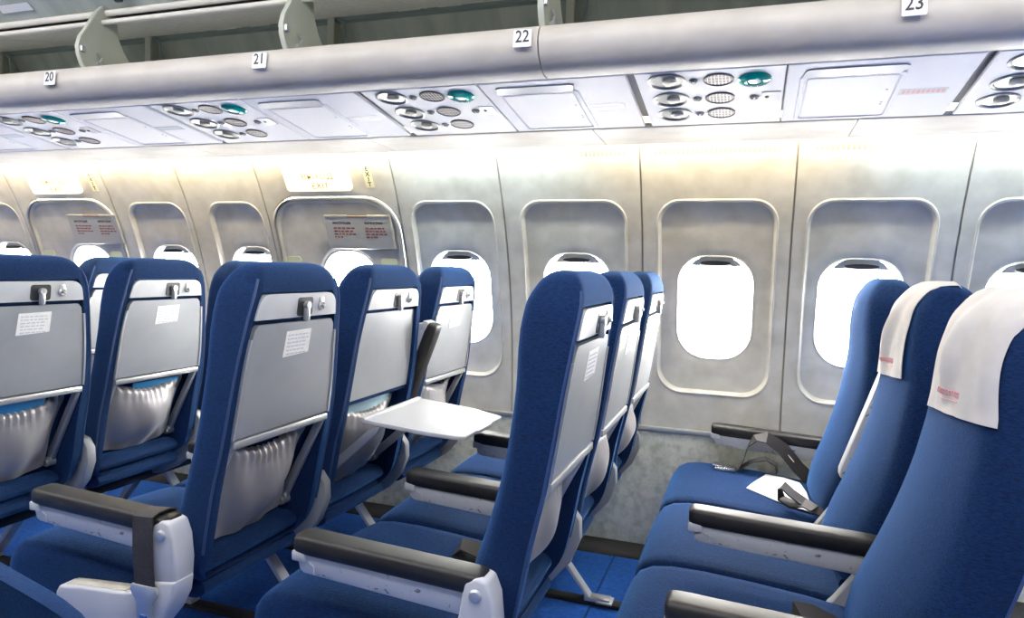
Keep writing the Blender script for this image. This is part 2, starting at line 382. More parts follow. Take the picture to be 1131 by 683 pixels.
def back_ring(z, deep):
    xf, xr, w, b = bp(z); P = []
    fy = [-.985, -.95, -.9, -.84, -.72, -.55, -.35, -.15, .15, .35, .55, .72, .84, .9, .95, .985]
    P += [(xr - .004, -w), (xf + (xr - xf) * .6, -w), (xf + .028, -w)]
    P += [(front_x(u * w, z), u * w) for u in fy]
    P += [(xf + .028, w), (xf + (xr - xf) * .6, w), (xr - .004, w)]
    h = min(rear_half(z), w - .014) if z < .012 else w - .03
    d = .0 if z > .008 else (.016 if z > -.352 else spline([-.62, -.50, -.36], [deep, deep - .005, .05], z))
    P += [(xr, w - .006), (xr, h), (xr - d * .9, h - .001), (xr - d, h - .006), (xr - d, 0), (xr - d, -h + .006), (xr - d * .9, -h + .001), (xr, -h), (xr, -w + .006)]
    return [Vector((x, y, z)) for x, y in P]
def zlist():
    z = [ZS[0], -.675, -.66, -.64, -.62, -.58, -.55, -.51, -.465, -.42, -.39, -.356, -.348]
    z += [-.32, -.28, -.24, -.2, -.16, -.12, -.08, -.04, -.01, .006, .010, .02, .034, .045, .055, .062, .068, .072, .076, .078, .081]
    return z
MESH = {}
def shared(key, fn):
    if key not in MESH: MESH[key] = fn()
    return MESH[key]
def rear_x(z): return bp(z)[1]
def rear_sheet(zs, half, off, th, ny=9, extra=None):
    """sheet following the rear face of the backrest"""
    rings = []
    for z in zs:
        h = half(z); x = rear_x(z) + off
        rings.append([Vector((x, -h + 2 * h * k / ny, z)) for k in range(ny + 1)] + [Vector((x - th, h - 2 * h * k / ny, z)) for k in range(ny + 1)])
    mb = MB(); mb.loft(rings); return mb
def backrest_me(deep=.088):
    mb = MB(); mb.loft([back_ring(z, deep) for z in zlist()]); return mb.mesh('backrest', 'velour_dark' if False else 'velour', 50)
def piping_me():
    mb = MB()
    for s in (-1, 1):
        zz = [-.60 + .64 * i / 24 for i in range(25)]
        mb.tube([(bp(z)[1] - .001, s * (bp(z)[2] - .002), z) for z in zz], .0032, 6)
    return mb.mesh('piping', 'piping')
def latch_panel_me():
    def half(z):
        h = rear_half(z) - .001
        if z > -.022: h -= .024 * (1 - math.sqrt(max(0, 1 - ((z + .022) / .026) ** 2)))
        return h
    zz = [-.056, -.054, -.045, -.03, -.022, -.015, -.008, -.002, .002, .004]
    return rear_sheet(zz, half, .004, .018).mesh('latch_panel', 'plastic')
def latch_me():
    mb = MB(); x = rear_x(-.03) + .005
    mb.rbox(x - .004, x + .011, .013, .027, -.066, -.024, .004, 2)
    mb.cyl((x, .020, -.026), (x + .012, .020, -.026), .010, 14)
    return mb.mesh('tray_latch', 'frame_metal')
def latch_recess_me():
    mb = MB(); x = rear_x(-.03) + .0045
    P = rrect(-.012, .050, -.053, -.006, .008, 4, 2)
    mb.prism([(x - .001 - (z + .03) * -.1, y, z) for y, z in P], Vector((.0022, 0, 0))); return mb.mesh('latch_recess', 'dark')
def hook_me():
    mb = MB(); x = rear_x(-.03) + .006
    mb.lathe([(.013, 0), (.013, .004), (.009, .007), (.009, .003), (.004, .002), (.0045, .012), (.002, .014)], frame_mtx((x - .002, .087, -.030), (0, 1, 0), (0, 0, 1)), 18)
    mb.rbox(x - .004, x + .003, .077, .097, -.030, -.006, .003, 2); return mb.mesh('coat_hook', 'frame_metal')
TRAYZ = [-.334, -.33, -.31, -.28, -.25, -.22, -.18, -.14, -.10, -.08, -.070, -.068]
def tray_me():
    def half(z):
        h = rear_half(z) - .008
        if z > -.085: h -= .012 * ((z + .085) / .017) ** 2
        return h
    return rear_sheet(TRAYZ, half, .003, .014).mesh('tray_table', 'tray')
def tray_rail_me():
    mb = MB()
    for s in (-1, 1):
        zz = [-.335 + .235 * i / 12 for i in range(13)]
        mb.loft([[Vector((rear_x(z) + dx, s * (rear_half(z) + dy), z)) for dx, dy in ((-.012, -.006), (.006, -.006), (.006, .001), (-.012, .001))] for z in zz])
    x = rear_x(-.345)
    mb.rbox(x - .014, x + .008, -.188, .188, -.357, -.338, .004, 2)
    return mb.mesh('tray_rail', 'frame_metal')
def tray_arm_me(s):
    mb = MB(); x0 = rear_x(-.345); y = s * .181
    P = [(x0 + .006, -.345), (x0 - .016, -.345), (-.196, -.594), (-.172, -.606)]
    mb.prism([(x, y - .008, z) for x, z in P], Vector((0, .016, 0)), .003)
    mb.cyl((-.180, y - .016, -.600), (-.180, y + .014, -.600), .016, 14); mb.cyl((-.180, y - .02, -.600), (-.180, y - .014, -.600), .009, 10)
    return mb.mesh('tray_arm', 'frame_metal')
def pocket_me(seed, full):
    rnd = random.Random(seed); ph = [rnd.uniform(0, 6) for _ in range(4)]
    mb = MB(); ny, nz = 48, 18; rows = []
    for i in range(nz + 1):
        t = i / nz; z = -.380 - .225 * t
        row = []
        for k in range(ny + 1):
            u = -1 + 2 * k / ny; h = .170 - .022 * t ** 2
            y = u * h
            x = rear_x(z) - .050 - .022 * t
            bulge = 1.3 * full * math.sin(PI * min(1, t * 1.05)) ** .8 * (1 - u * u)
            pleat = .006 * (math.exp(-t * 11) * math.sin(u * 42 + ph[0] + 2 * math.sin(u * 5))) + .010 * math.sin(PI * t) * math.sin(u * 4.5 + ph[1] + 3.5 * t) + .004 * math.sin(u * 11 + ph[2] - 5 * t) * t
            hem = .004 if 0 < i < 3 else 0
            row.append(Vector((x + bulge + pleat + hem, y, z - .012 * math.sin(u * 3 + ph[3]) * (1 - t) - .02 * (1 - u * u) * t)))
        rows.append(row)
    n = ny + 1; v = [p for r in rows for p in r] + [p - Vector((.0025, 0, 0)) for r in rows for p in r]; f = []
    K = (nz + 1) * n
    for i in range(nz):
        for k in range(ny):
            q = (i * n + k, i * n + k + 1, (i + 1) * n + k + 1, (i + 1) * n + k); f.append(q); f.append(tuple(K + a for a in q[::-1]))
    for k in range(ny): f.append((k, K + k, K + k + 1, k + 1))
    for i in range(nz): f.append((i * n, (i + 1) * n, K + (i + 1) * n, K + i * n)); f.append((i * n + ny, K + i * n + ny, K + (i + 1) * n + ny, (i + 1) * n + ny))
    mb.add(v, f); return mb.mesh('seat_pocket', 'pocket', 60)
def placard_me():
    mb = MB(); P = [(-.045, -.155), (.058, -.150), (.060, -.088), (-.040, -.090)]
    mb.prism([(rear_x(z) + .0032, y, z) for y, z in P], Vector((.0012, 0, 0))); return mb.mesh('tray_sticker', 'paper')
def placard_txt_me():
    mb = MB(); rnd = random.Random(3)
    for i in range(6):
        z = -.099 - .0095 * i; y = -.034
        while y < .05:
            w = rnd.uniform(.006, .016)
            if y + w < .054: mb.prism([(rear_x(zz) + .0046, yy, zz) for yy, zz in ((y, z), (y + w, z), (y + w, z - .0032), (y, z - .0032))], Vector((.0004, 0, 0)))
            y += w + .004
    return mb.mesh('sticker_text', 'greyink')
def cushion_me():
    """bench cushion profile in x-z, swept across the seat width"""
    prof = [(-.210, -.668), (-.30, -.655), (-.42, -.644), (-.54, -.637), (-.61, -.637), (-.655, -.644), (-.685, -.660), (-.702, -.685), (-.708, -.715), (-.702, -.748),
            (-.682, -.775), (-.64, -.788), (-.56, -.788), (-.44, -.772), (-.32, -.752), (-.23, -.738), (-.212, -.71)]
    cx, cz = -.45, -.715; rings = []
    for yy, k in ((-.246, .045), (-.2455, .03), (-.2435, .018), (-.239, .008), (-.230, .002), (-.20, 0), (-.10, 0), (0, 0), (.10, 0), (.20, 0), (.230, .002), (.239, .008), (.2435, .018), (.2455, .03), (.246, .045)):
        crown = .008 * (1 - (yy / .243) ** 2)
        rings.append([Vector((x + (cx - x) / max(abs(cx - x), .08) * min(k, abs(cx - x) * .9) * (1 if abs(x - cx) > .1 else abs(x - cx) / .1), yy, (z + (cz - z) / max(abs(cz - z), .02) * k * .55) + (crown if z > -.70 else 0))) for x, z in prof])
    mb = MB(); mb.loft(rings)
    me = mb.mesh('cushion', 'velour', 60); return me
def back_roll_me(z):
    mb = MB(); rings = []
    for yy, k in ((-.218, .3), (-.214, .75), (-.205, 1), (-.1, 1.04), (0, 1.05), (.1, 1.04), (.205, 1), (.214, .75), (.218, .3)):
        rings.append([Vector((-.178 + .046 * k * math.cos(a), yy * .86, z + .026 * k * math.sin(a))) for a in [2 * PI * q / 16 for q in range(16)]])
    mb.loft(rings); return mb.mesh('cushion_roll', 'velour')
# armrest, local frame: pivot of the rest at (-.135, ., -.53)
def pad_me():
    mb = MB(); rings = []
    for x, k in ((-.572, .55), (-.570, .8), (-.562, .95), (-.545, 1), (-.40, 1), (-.25, 1), (-.17, 1), (-.155, .95), (-.147, .8), (-.145, .55)):
        zt = -.485 - (x + .57) * .045; h = .042; w = .033
        ring = []
        for q in range(20):
            a = 2 * PI * q / 20; c, s_ = math.cos(a), math.sin(a)
            ring.append(Vector((x, w * k * math.copysign(abs(c) ** .45, c), zt - h / 2 + h / 2 * k * math.copysign(abs(s_) ** .5, s_))))
        rings.append(ring)
    mb.loft(rings); return mb.mesh('arm_pad', 'armpad', 50)
def armside_me():
    mb = MB(); P = [(-.566, -.522), (-.556, -.560), (-.545, -.566), (-.17, -.590), (-.15, -.585), (-.145, -.540)]
    mb.prism([(x, -.026, z) for x, z in P], Vector((0, .052, 0)), .005); return mb.mesh('arm_side', 'armside')
def armclip_me():
    mb = MB(); mb.rbox(-.573, -.540, -.031, .031, -.541, -.519, .004, 2)
    mb.tube([(-.532, -.0268, -.540), (-.520, -.0268, -.548), (-.520, -.0268, -.564)], .0012, 5); return mb.mesh('arm_clip', 'plastic')
def pivot_me():
    mb = MB(); P = [(-.182, -.518), (-.156, -.506), (-.136, -.512), (-.122, -.545), (-.116, -.60), (-.120, -.655), (-.215, -.655), (-.192, -.585)]
    mb.prism([(x, -.034, z) for x, z in P], Vector((0, .060, 0)), .007, 3)
    return mb.mesh('arm_bracket', 'shell')
def bolt_me():
    mb = MB(); mb.lathe([(.013, 0), (.013, .003), (.010, .006), (.003, .007)], frame_mtx((-.157, -.0335, -.540), (1, 0, 0), (0, 0, 1)), 18)
    return mb.mesh('pivot_bolt', 'frame_metal')
def armrest(root, y, raised=False, bracket=True):
    a = link('armrest', shared('pad', pad_me), root)
    link('arm_side', shared('armside', armside_me), a, label='grey painted side with chipped paint'); link('arm_clip', shared('armclip', armclip_me), a)
    a.location = (0, y, 0)
    if raised:
        p = Vector((-.135, 0, -.53)); q = Matrix.Rotation(math.radians(raised), 4, 'Y')
        a.matrix_local = Matrix.Translation((0, y, 0)) @ Matrix.Translation(p) @ q @ Matrix.Translation(-p)
    if bracket:
        b = link('arm_bracket', shared('pivot', pivot_me), root, (0, y, 0)); link('pivot_bolt', shared('bolt', bolt_me), b)
    return a
def belt_stub(root, seed, y, cover=False):
    """folded dark seat belt lying at the back of the cushion"""
    rnd = random.Random(seed); z = -.645
    pts = [(-.20, y, z), (-.25, y - .01, z + .012), (-.30, y - .02, z + .035), (-.335, y - .03, z + .045), (-.345, y - .032, z + .025), (-.315, y - .03, z + .008), (-.27, y - .02, z + .004), (-.24, y, z + .003)]
    mb = MB(); mb.strap(pts, (.1, 1, .25), .05, .004); return obj('seat_belt', mb, 'belt', root)
def make_seat(X, j, label, opened=False, recline=0., arms=(), belt=None, group=None, bracket=True, seed=0, full=.045):
    t = thing('aircraft_seat', label, 'seat', (X, .25 + .5 * j, 0), group)
    bk = link('backrest', shared('backrest', backrest_me), t)
    link('piping', shared('piping', piping_me), bk)
    lp = link('latch_panel', shared('latch_panel', latch_panel_me), bk)
    if opened:
        parts = [('coat_hook', hook_me)]
    else:
        parts = [('coat_hook', hook_me)]
    for n, f in (('latch_recess', latch_recess_me), ('tray_latch', latch_me), ('coat_hook', hook_me)):
        link(n, shared(n, f), bk)
    if not opened:
        tt = link('tray_table', shared('tray_table', tray_me), t)
        link('tray_rail', shared('tray_rail', tray_rail_me), tt)
        for s in (-1, 1): link('tray_arm', shared('tray_arm%d' % s, lambda s=s: tray_arm_me(s)), tt)
        link('tray_sticker', shared('tray_sticker', placard_me), tt); link('sticker_text', shared('sticker_text', placard_txt_me), tt)
        moved = [bk, tt]
    else:
        moved = [bk]
        tt = link('tray_table', None, t)
        # lowered tray: narrow end to the rear, lip along its front
        mb = MB(); P = [(-.005, -.188), (-.020, .190), (.10, .192), (.215, .185), (.300, .160), (.315, .155), (.312, .060), (.318, .055), (.318, -.060), (.312, -.065), (.315, -.150), (.290, -.165), (.20, -.182)]
        mb.prism([(x, y, -.392 - .085 * x) for x, y in P], Vector((0, 0, .013)), .003)
        tt.data = None
        bpy.data.objects.remove(tt)
        tt = obj('tray_table', mb, 'traytop', t, label='lowered pale grey tray top')
        lip = MB(); lip.prism([(-.012, -.188, -.374), (.004, -.188, -.374), (.010, -.188, -.384), (-.012, -.188, -.386)], Vector((0, .378, 0)), .003); obj('tray_lip', lip, 'plastic', tt)
        for s in (-1, 1):
            am = MB(); y = s * .178
            am.prism([(x, y - .008, z) for x, z in ((.055, -.398), (.030, -.398), (-.186, -.588), (-.172, -.612), (.045, -.418))], Vector((0, .016, 0)), .003)
            am.cyl((-.178, y - .016, -.600), (-.178, y + .014, -.600), .016, 14)
            obj('tray_arm', am, 'frame_metal', tt)
        pn = rear_sheet(TRAYZ, lambda z: rear_half(z) - .004, -.010, .004); obj('rear_panel', pn, 'tray', bk)
    pk = link('seat_pocket', shared('pocket%d' % (seed % 3), lambda: pocket_me(seed % 3, .05 if seed % 3 else .035)), t); moved.append(pk)
    link('cushion', shared('cushion', cushion_me), t)
    for z in (-.655, -.708): link('cushion_roll', shared('roll%.3f' % z, lambda z=z: back_roll_me(z)), t)
    if recline:
        p = Vector((-.17, 0, -.62)); q = Matrix.Translation(p) @ Matrix.Rotation(math.radians(recline), 4, 'Y') @ Matrix.Translation(-p)
        for o in moved: o.matrix_local = q
    for k in arms:
        y, ra, br = k; armrest(t, y, ra, br)
    if belt is not None: belt_stub(t, seed, belt)
    return t
# support plates + legs of one row of three
def side_plate_me():
    P = [(-.140, -.520), (-.100, -.530), (-.078, -.56), (-.075, -.61), (-.100, -.675), (-.145, -.728), (-.205, -.770), (-.285, -.806), (-.34, -.815), (-.36, -.79), (-.30, -.72), (-.245, -.66), (-.205, -.60), (-.175, -.55)]
    mb = MB(); mb.prism([(x, -.017, z) for x, z in P], Vector((0, .034, 0)), .006, 2); return mb.mesh('side_plate', 'plategrey')
def plate_bolts_me():
    mb = MB()
    for x, z in ((-.118, -.60), (-.128, -.655), (-.165, -.72)):
        for s in (-1, 1): mb.lathe([(.011, 0), (.011, .005), (.006, .009), (.002, .010)], frame_mtx((x, s * .016, z), (s, 0, 0), (0, 0, 1)), 12)
    return mb.mesh('plate_bolts', 'frame_metal')
def shroud_me():
    P = [(-.205, -.652), (-.116, -.64), (-.122, -.680), (-.146, -.725), (-.19, -.778), (-.245, -.828), (-.30, -.855), (-.42, -.855), (-.475, -.80), (-.478, -.725), (-.468, -.708), (-.40, -.700), (-.32, -.694), (-.265, -.690), (-.225, -.680), (-.198, -.668)]
    mb = MB(); mb.prism([(x, -.038, z) for x, z in P], Vector((0, .062, 0)), .006, 3); return mb.mesh('aisle_shroud', 'shell')
def ledge_me():
    mb = MB(); P = [(-.455, -.7045), (-.40, -.6985), (-.32, -.692), (-.27, -.688), (-.27, -.694), (-.32, -.698), (-.40, -.7045), (-.455, -.711)]
    mb.prism([(x, -.028, z) for x, z in P], Vector((0, .046, 0)), .001); return mb.mesh('shroud_ledge', 'cream')
def seat_frame(X, label, shroud=True, shift=0.):
    t = thing('seat_undercarriage', label, 'seat base', (X, 0, 0), 'undercarriages of the seat rows')
    for x in (-.34, -.47):
        b = MB(); b.cyl((x, .01, -.812), (x, 1.52, -.812), .020, 14); obj('beam', b, 'dark', t)
    for y in (.56, 1.08):
        for nm, A, B in (('rear', (-.36, -.80), (-.165, -1.045)), ('front', (-.44, -.80), (-.640, -1.045))):
            l = MB(); sgn = 1 if nm == 'rear' else -1
            wl = .010 if nm == 'rear' else .017
            l.prism([(A[0] - wl, y - .022, A[1]), (A[0] + wl, y - .022, A[1]), (B[0] + wl * .7, y - .018, B[1]), (B[0] - wl * .7, y - .018, B[1])], Vector((0, .040, 0)), .003)
            lo = obj('leg', l, 'plastic', t)
            f = MB(); f.rbox(min(B[0] - .02, B[0] + sgn * .07), max(B[0] + .02, B[0] + sgn * .07), y - .02, y + .02, -1.053, -1.036, .004, 2); f.rbox(B[0] + sgn * .05 - .028, B[0] + sgn * .05 + .028, y - .028, y + .028, -1.052, -1.044, .003, 2)
            obj('foot', f, 'frame_metal', lo)
    for y in (.5, 1.0, 1.5):
        p = link('side_plate', shared('side_plate', side_plate_me), t, (0, y, 0)); link('plate_bolts', shared('plate_bolts', plate_bolts_me), p)
    s = link('aisle_shroud', shared('shroud', shroud_me), t); link('shroud_ledge', shared('ledge', ledge_me), s, label='cream inner ledge')
    return t
X19, X20, X21, X22, X23 = -2.445, -1.684, -.760, 0., .7645
A0 = (-.25, 0, True)
def am(j, which, raised=0): return (-.25 if which == 0 else .25, raised, which == 0)
# row at the far left
make_seat(X19, 1, 'middle seat of the row at the far left, mostly hidden behind the frontmost big seat', seed=1)
make_seat(X19, 2, 'slim glimpse of a window seat beside the exit hatch at the far left', seed=2)
# row 20
make_seat(X20, 0, 'blue aisle seat cut by the left edge of the photo, back with closed grey tray', arms=[(-.25, 0, True), (.25, 0, False)], seed=0)
make_seat(X20, 1, 'middle seat of the leftmost full row, closed grey tray and bulging silver pocket', arms=[(.25, 0, False)], seed=1)
make_seat(X20, 2, 'window seat of the leftmost full row, half hidden behind the big left-hand seat', seed=2)
# row 21
make_seat(X21, 0, 'large aisle seat left of centre with closed tray and belt over its armrest', arms=[(-.25, 0, True), (.25, 0, False)], seed=3, full=.05)
s21b = make_seat(X21, 1, 'middle seat with its white tray lowered, left of the centre seat', opened=True, arms=[(.25, 108, False)], seed=4)
make_seat(X21, 2, 'window seat behind the lowered tray, beside the window left of centre', seed=5)
# row 22
make_seat(X22, 0, 'large aisle seat at the centre, side of its blue backrest towards us', arms=[(-.25, 0, True), (.25, 0, False)], belt=.10, seed=6)
make_seat(X22, 1, 'middle seat just behind the large centre seat, its back seen edge on', arms=[(.25, 0, False)], seed=7)
make_seat(X22, 2, 'window seat of the centre row, narrowest of its three backs', seed=8)
# row 23
s23a = make_seat(X23, 0, 'large seat at the right edge with a wide white headrest cover', arms=[(-.25, 0, True), (.25, 0, False)], recline=4.5, belt=.06, seed=9)
s23b = make_seat(X23, 1, 'middle seat of the right-hand row with a narrow white headrest cover', arms=[(.25, 104, False)], recline=3.0, seed=10)
s23c = make_seat(X23, 2, 'window seat of the right-hand row with a white sheet on its cushion', arms=[(.25, 0, True)], seed=11)
for X, lb in ((X19, 'metal seat frame under the row at the far left'), (X20, 'metal seat frame under the leftmost full row of seats'), (X21, 'metal frame with white aisle shroud under the left-of-centre row'),
              (X22, 'metal frame with splayed legs under the centre row of seats'), (X23, 'metal seat frame under the right-hand row of seats')):
    seat_frame(X, lb)

# belt hanging over the aisle armrest of row 21
mb = MB(); xs = X21 - .205; y0 = -.033
pts = [(xs + .01, .03, -.60), (xs + .005, .036, -.54), (xs, .03, -.503), (xs, .012, -.497), (xs, -.02, -.497), (xs, -.037, -.503), (xs + .002, -.041, -.53), (xs + .004, -.043, -.57), (xs + .008, -.044, -.62), (xs + .012, -.045, -.665)]
mb.strap(pts, (1, 0, .05), .056, .004)
hb = tag(obj('seat_belt', mb, 'belt'), 'black belt hanging over the aisle armrest at lower left, metal tongue at its end', 'seat belt')
mb = MB(); bx = xs + .0125
P = [(-.036, -.655), (.036, -.655), (.040, -.672), (.030, -.686), (.020, -.694), (.021, -.745), (-.021, -.745), (-.020, -.694), (-.030, -.686), (-.040, -.672)]
mb.prism([(bx + a, -.049, z) for a, z in P], Vector((0, .006, 0)), .002)
tg = obj('belt_tongue', mb, 'frame_metal', hb)
mb = MB(); mb.rbox(bx - .011, bx + .011, -.0505, -.049, -.735, -.722, .0005, 1); obj('tongue_slot', mb, 'chrome', tg)

# window seat of the right-hand row: belt loop with buckle, sheet of paper, belt stub
mb = MB(); p0 = Vector((X23 - .225, 1.43, -.640))
pts = [p0, p0 + Vector((-.04, .0, .035)), p0 + Vector((-.095, 0, .10)), p0 + Vector((-.15, -.005, .135)), p0 + Vector((-.19, -.01, .130)), p0 + Vector((-.215, -.015, .095)), p0 + Vector((-.225, -.02, .05)), p0 + Vector((-.245, -.025, .012)), p0 + Vector((-.27, -.03, .006))]
mb.strap(pts, [(.7, .3, .7)] * 3 + [(.5, .7, .6), (.3, .9, .5), (.15, 1, .2), (.1, 1, .1), (.1, 1, .1), (.1, 1, .1)], .046, .0035)
b1 = obj('seat_belt', mb, 'belt', s23c); b1.matrix_parent_inverse = Matrix.Translation((-X23, -1.25, 0))
mb = MB(); q = p0 + Vector((-.25, -.03, .008))
pts = [q, q + Vector((.05, .02, .035)), q + Vector((.10, .03, .048)), q + Vector((.135, .03, .030)), q + Vector((.14, .03, .0))]
mb.strap(pts, (.1, 1, .1), .04, .0035); b2 = obj('belt_tail', mb, 'belt', b1)
mb = MB(); c = p0 + Vector((-.285, -.035, .010))
mb.rbox(c.x - .042, c.x + .034, c.y - .030, c.y + .030, c.z - .008, c.z + .012, .006, 2); mb.rbox(c.x - .048, c.x - .01, c.y - .024, c.y + .024, c.z + .010, c.z + .018, .004, 2)
b3 = obj('belt_buckle', mb, 'chrome', b1, label='silver lift-lever buckle')
mb = MB(); g = p0 + Vector((-.060, -.0, .062)); mtx = frame_mtx(g + Vector((-.006, 0, .005)), (0, 1, 0), (-.66, 0, .75))
mb.prism([mtx @ Vector((a, b, 0)) for a, b in ((-.016, -.014), (.016, -.014), (.016, .016), (-.016, .016))], mtx.to_3x3() @ Vector((0, 0, .0015))); b4 = obj('belt_label', mb, 'cream', b1)
mb = MB()
def cz(x): return spline([-.66, -.61, -.54, -.42, -.30, -.21], [-.644, -.637, -.637, -.644, -.655, -.668], x) + .0085
sh = [(.326, 1.20), (.345, 1.27), (.392, 1.415), (.45, 1.42), (.505, 1.40), (.520, 1.30), (.524, 1.09), (.47, 1.10), (.41, 1.13)]
mb.prism([(x, y, cz(x - X23)) for x, y in sh], Vector((0, 0, .0025)))
tag(obj('paper_sheet', mb, 'paper'), 'white paper sheet lying on the cushion of the right-hand window seat', 'paper')
# folded belt of the middle seat, next to the sheet
mb = MB(); c = Vector((X23 - .275, 1.075, -.632))
pts = [c + Vector(v) for v in ((.06, -.02, -.008), (.02, -.005, .006), (-.03, .005, .035), (-.055, .01, .055), (-.066, .012, .045), (-.060, .006, .016), (-.03, -.005, .004), (.01, -.015, .014), (.035, -.03, .006))]
mb.strap(pts, [(.25, 1, .2)] * 9, .05, .004)
b5 = obj('belt_end', mb, 'belt', s23c); b5.matrix_parent_inverse = Matrix.Translation((-X23, -1.25, 0))

# headrest covers on row 23
def cover(seat, y0t, y1t, y0b, y1b, zb, recline, label, seed, logo=True):
    rnd = random.Random(seed); nu, nv = 30, 34; rows = []
    th = [0.]
    for i in range(nv + 1):
        v = i / nv; row = []
        for k in range(nu + 1):
            u = k / nu
            if v < .12:                         # over the top and a little down the rear
                q = v / .12; x = -.030 - .030 * q; y = y0t + (y1t - y0t) * u; z = .060 + .030 * math.sin(q * PI / 2)
                z = .0865 - .020 * (1 - q) ** 2
                w_ = bp(min(z - .005, .081))[2]
                x = spline([0, .5, 1], [-.005, -.040, -.078], q)
                z = spline([0, .5, 1], [.050, .0865, .0805], q)
                if abs(y) > .08: z -= .0016 * ((abs(y) - .08) / .02) ** 2
            else:
                q = (v - .12) / .88; z = .0765 + (zb - .0765) * q; y = (y0t + (y1t - y0t) * u) * (1 - q) + (y0b + (y1b - y0b) * u) * q
                z += (-.020 * (u - .5)) * q
                x = front_x(y, min(z, .075)) - .006
                if abs(y) > .10 and z > .05: x += .0
                fold = .020 * math.exp(-((u - .45 - .12 * q) / .13) ** 2) * math.sin(PI * q) + .004 * math.sin(9 * u + 4 * q + seed) * q + .002 * math.sin(21 * u - 5 * q) * q
                x -= abs(fold)
            row.append(Vector((x, y, z)))
        rows.append(row)
    n = nu + 1; K = (nv + 1) * n; v = [p for r in rows for p in r] + [p + Vector((.002, 0, -.0005)) for r in rows for p in r]; f = []
    for i in range(nv):
        for k in range(nu):
            q = (i * n + k, i * n + k + 1, (i + 1) * n + k + 1, (i + 1) * n + k); f.append(q); f.append(tuple(K + a for a in q[::-1]))
    for k in range(nu): f.append((k, K + k, K + k + 1, k + 1)); a = nv * n + k; f.append((a, a + 1, K + a + 1, K + a))
    for i in range(nv): f.append((i * n, (i + 1) * n, K + (i + 1) * n, K + i * n)); a = i * n + nu; f.append((a, K + a, K + a + n, a + n))
    mb = MB(); mb.add(v, f)
    o = tag(obj('headrest_cover', mb, 'cloth', ang=60), label, 'headrest cover', 'headrest covers')
    sx, sy = seat.location.x, seat.location.y
    p = Vector((-.17, 0, -.62)); mt = Matrix.Translation((sx, sy, 0)) @ Matrix.Translation(p) @ Matrix.Rotation(math.radians(recline), 4, 'Y') @ Matrix.Translation(-p)
    o.matrix_world = mt
    # faded pink print near the lower hem: looping script with a stroke under it
    lm = MB(); iq = int(nv * .86)
    def at(u, q):
        i = min(nv - 1, max(0, int(q * nv))); k = min(nu - 1, max(0, int(u * nu))); fu, fq = u * nu - k, q * nv - i
        a = rows[i][k].lerp(rows[i][k + 1], fu); b = rows[i + 1][k].lerp(rows[i + 1][k + 1], fu); return a.lerp(b, fq) + Vector((-.0012, 0, 0))
    if logo:
        u0, u1 = (.30, .72) if logo == 1 else (.25, .55)
        pts = [at(u1 - (u1 - u0) * s / 60 + .012 * math.sin(s * 1.3), .855 + .022 * math.cos(s * 1.3)) for s in range(61)]
        lm.tube(pts, .0011, 5)
        lm.tube([at(u1 - .08 - (u1 - u0) * s / 20, .905) for s in range(16)], .0011, 5)
        l = obj('printed_script', lm, 'pink', o)
    return o
cover(s23a, -.160, .095, -.195, .105, -.155, 4.5, 'wide creased white headrest cover with pink script on the big seat at right', 2, 1)
cover(s23b, -.125, .060, -.150, .125, -.160, 3.0, 'narrow white headrest cover on the middle seat of the right-hand row', 5, 2)

# leaflets in the seat pockets
def leaflet(X, j, y0, y1, z0, z1, dx, m, label, tilt=0.):
    mb = MB(); x0 = X + rear_x(-.36) - .046 + dx
    c = .25 + .5 * j; P = [(c + y0, z0), (c + y1, z0), (c + y1, z1 + tilt), (c + y0, z1)]
    mb.prism([(x0 + (z + .40) * .35, y, z) for y, z in P], Vector((.004, 0, 0)), .001)
    return tag(obj('leaflet', mb, m), label, 'leaflet', 'leaflets in the seat pockets')
leaflet(X20, 0, -.10, .10, -.50, -.366, -.008, 'leaflet', 'blue leaflet in the pocket of the seat cut by the left edge')
leaflet(X20, 1, -.07, .14, -.50, -.370, -.008, 'leaflet', 'blue leaflet in the silver pocket of the middle seat in the leftmost full row')
l3 = leaflet(X21, 1, -.165, .13, -.50, -.318, -.010, 'leaflet2', 'pale blue card in the pocket above the lowered tray', .012)
mb = MB(); x0 = X21 + rear_x(-.36) - .046 - .010 + .0045
mb.prism([(x0 + (z + .40) * .35 + .0005, .75 + y, z) for y, z in ((-.06, -.342), (.03, -.346), (.06, -.330), (-.02, -.328))], Vector((.0008, 0, 0))); obj('printed_picture', mb, 'teal', l3)

# seat across the aisle, backrest folded forward (only a corner shows)
XO, YO = .285, -.66
t = thing('folded_seat', 'blue corner of a folded-forward seat at the bottom left corner, across the aisle', 'seat', (XO, YO, -.06))
fb = link('backrest', shared('backrest', backrest_me), t)
p = Vector((-.17, 0, -.62)); fb.matrix_local = Matrix.Translation((-.78, 0, .14)) @ Matrix.Translation(p) @ Matrix.Rotation(math.radians(-86), 4, 'Y') @ Matrix.Translation(-p)
ca = link('cushion', shared('cushion', cushion_me), t, (-.74, 0, .0))
bm_ = MB(); 
for x in (-1.32, -1.0): bm_.prism([(x - .02, -.15, -.79), (x + .02, -.15, -.79), (x + .02, -.15, -1.004), (x - .02, -.15, -1.004)], Vector((0, .04, 0)), .004)
obj('leg', bm_, 'plastic', t)

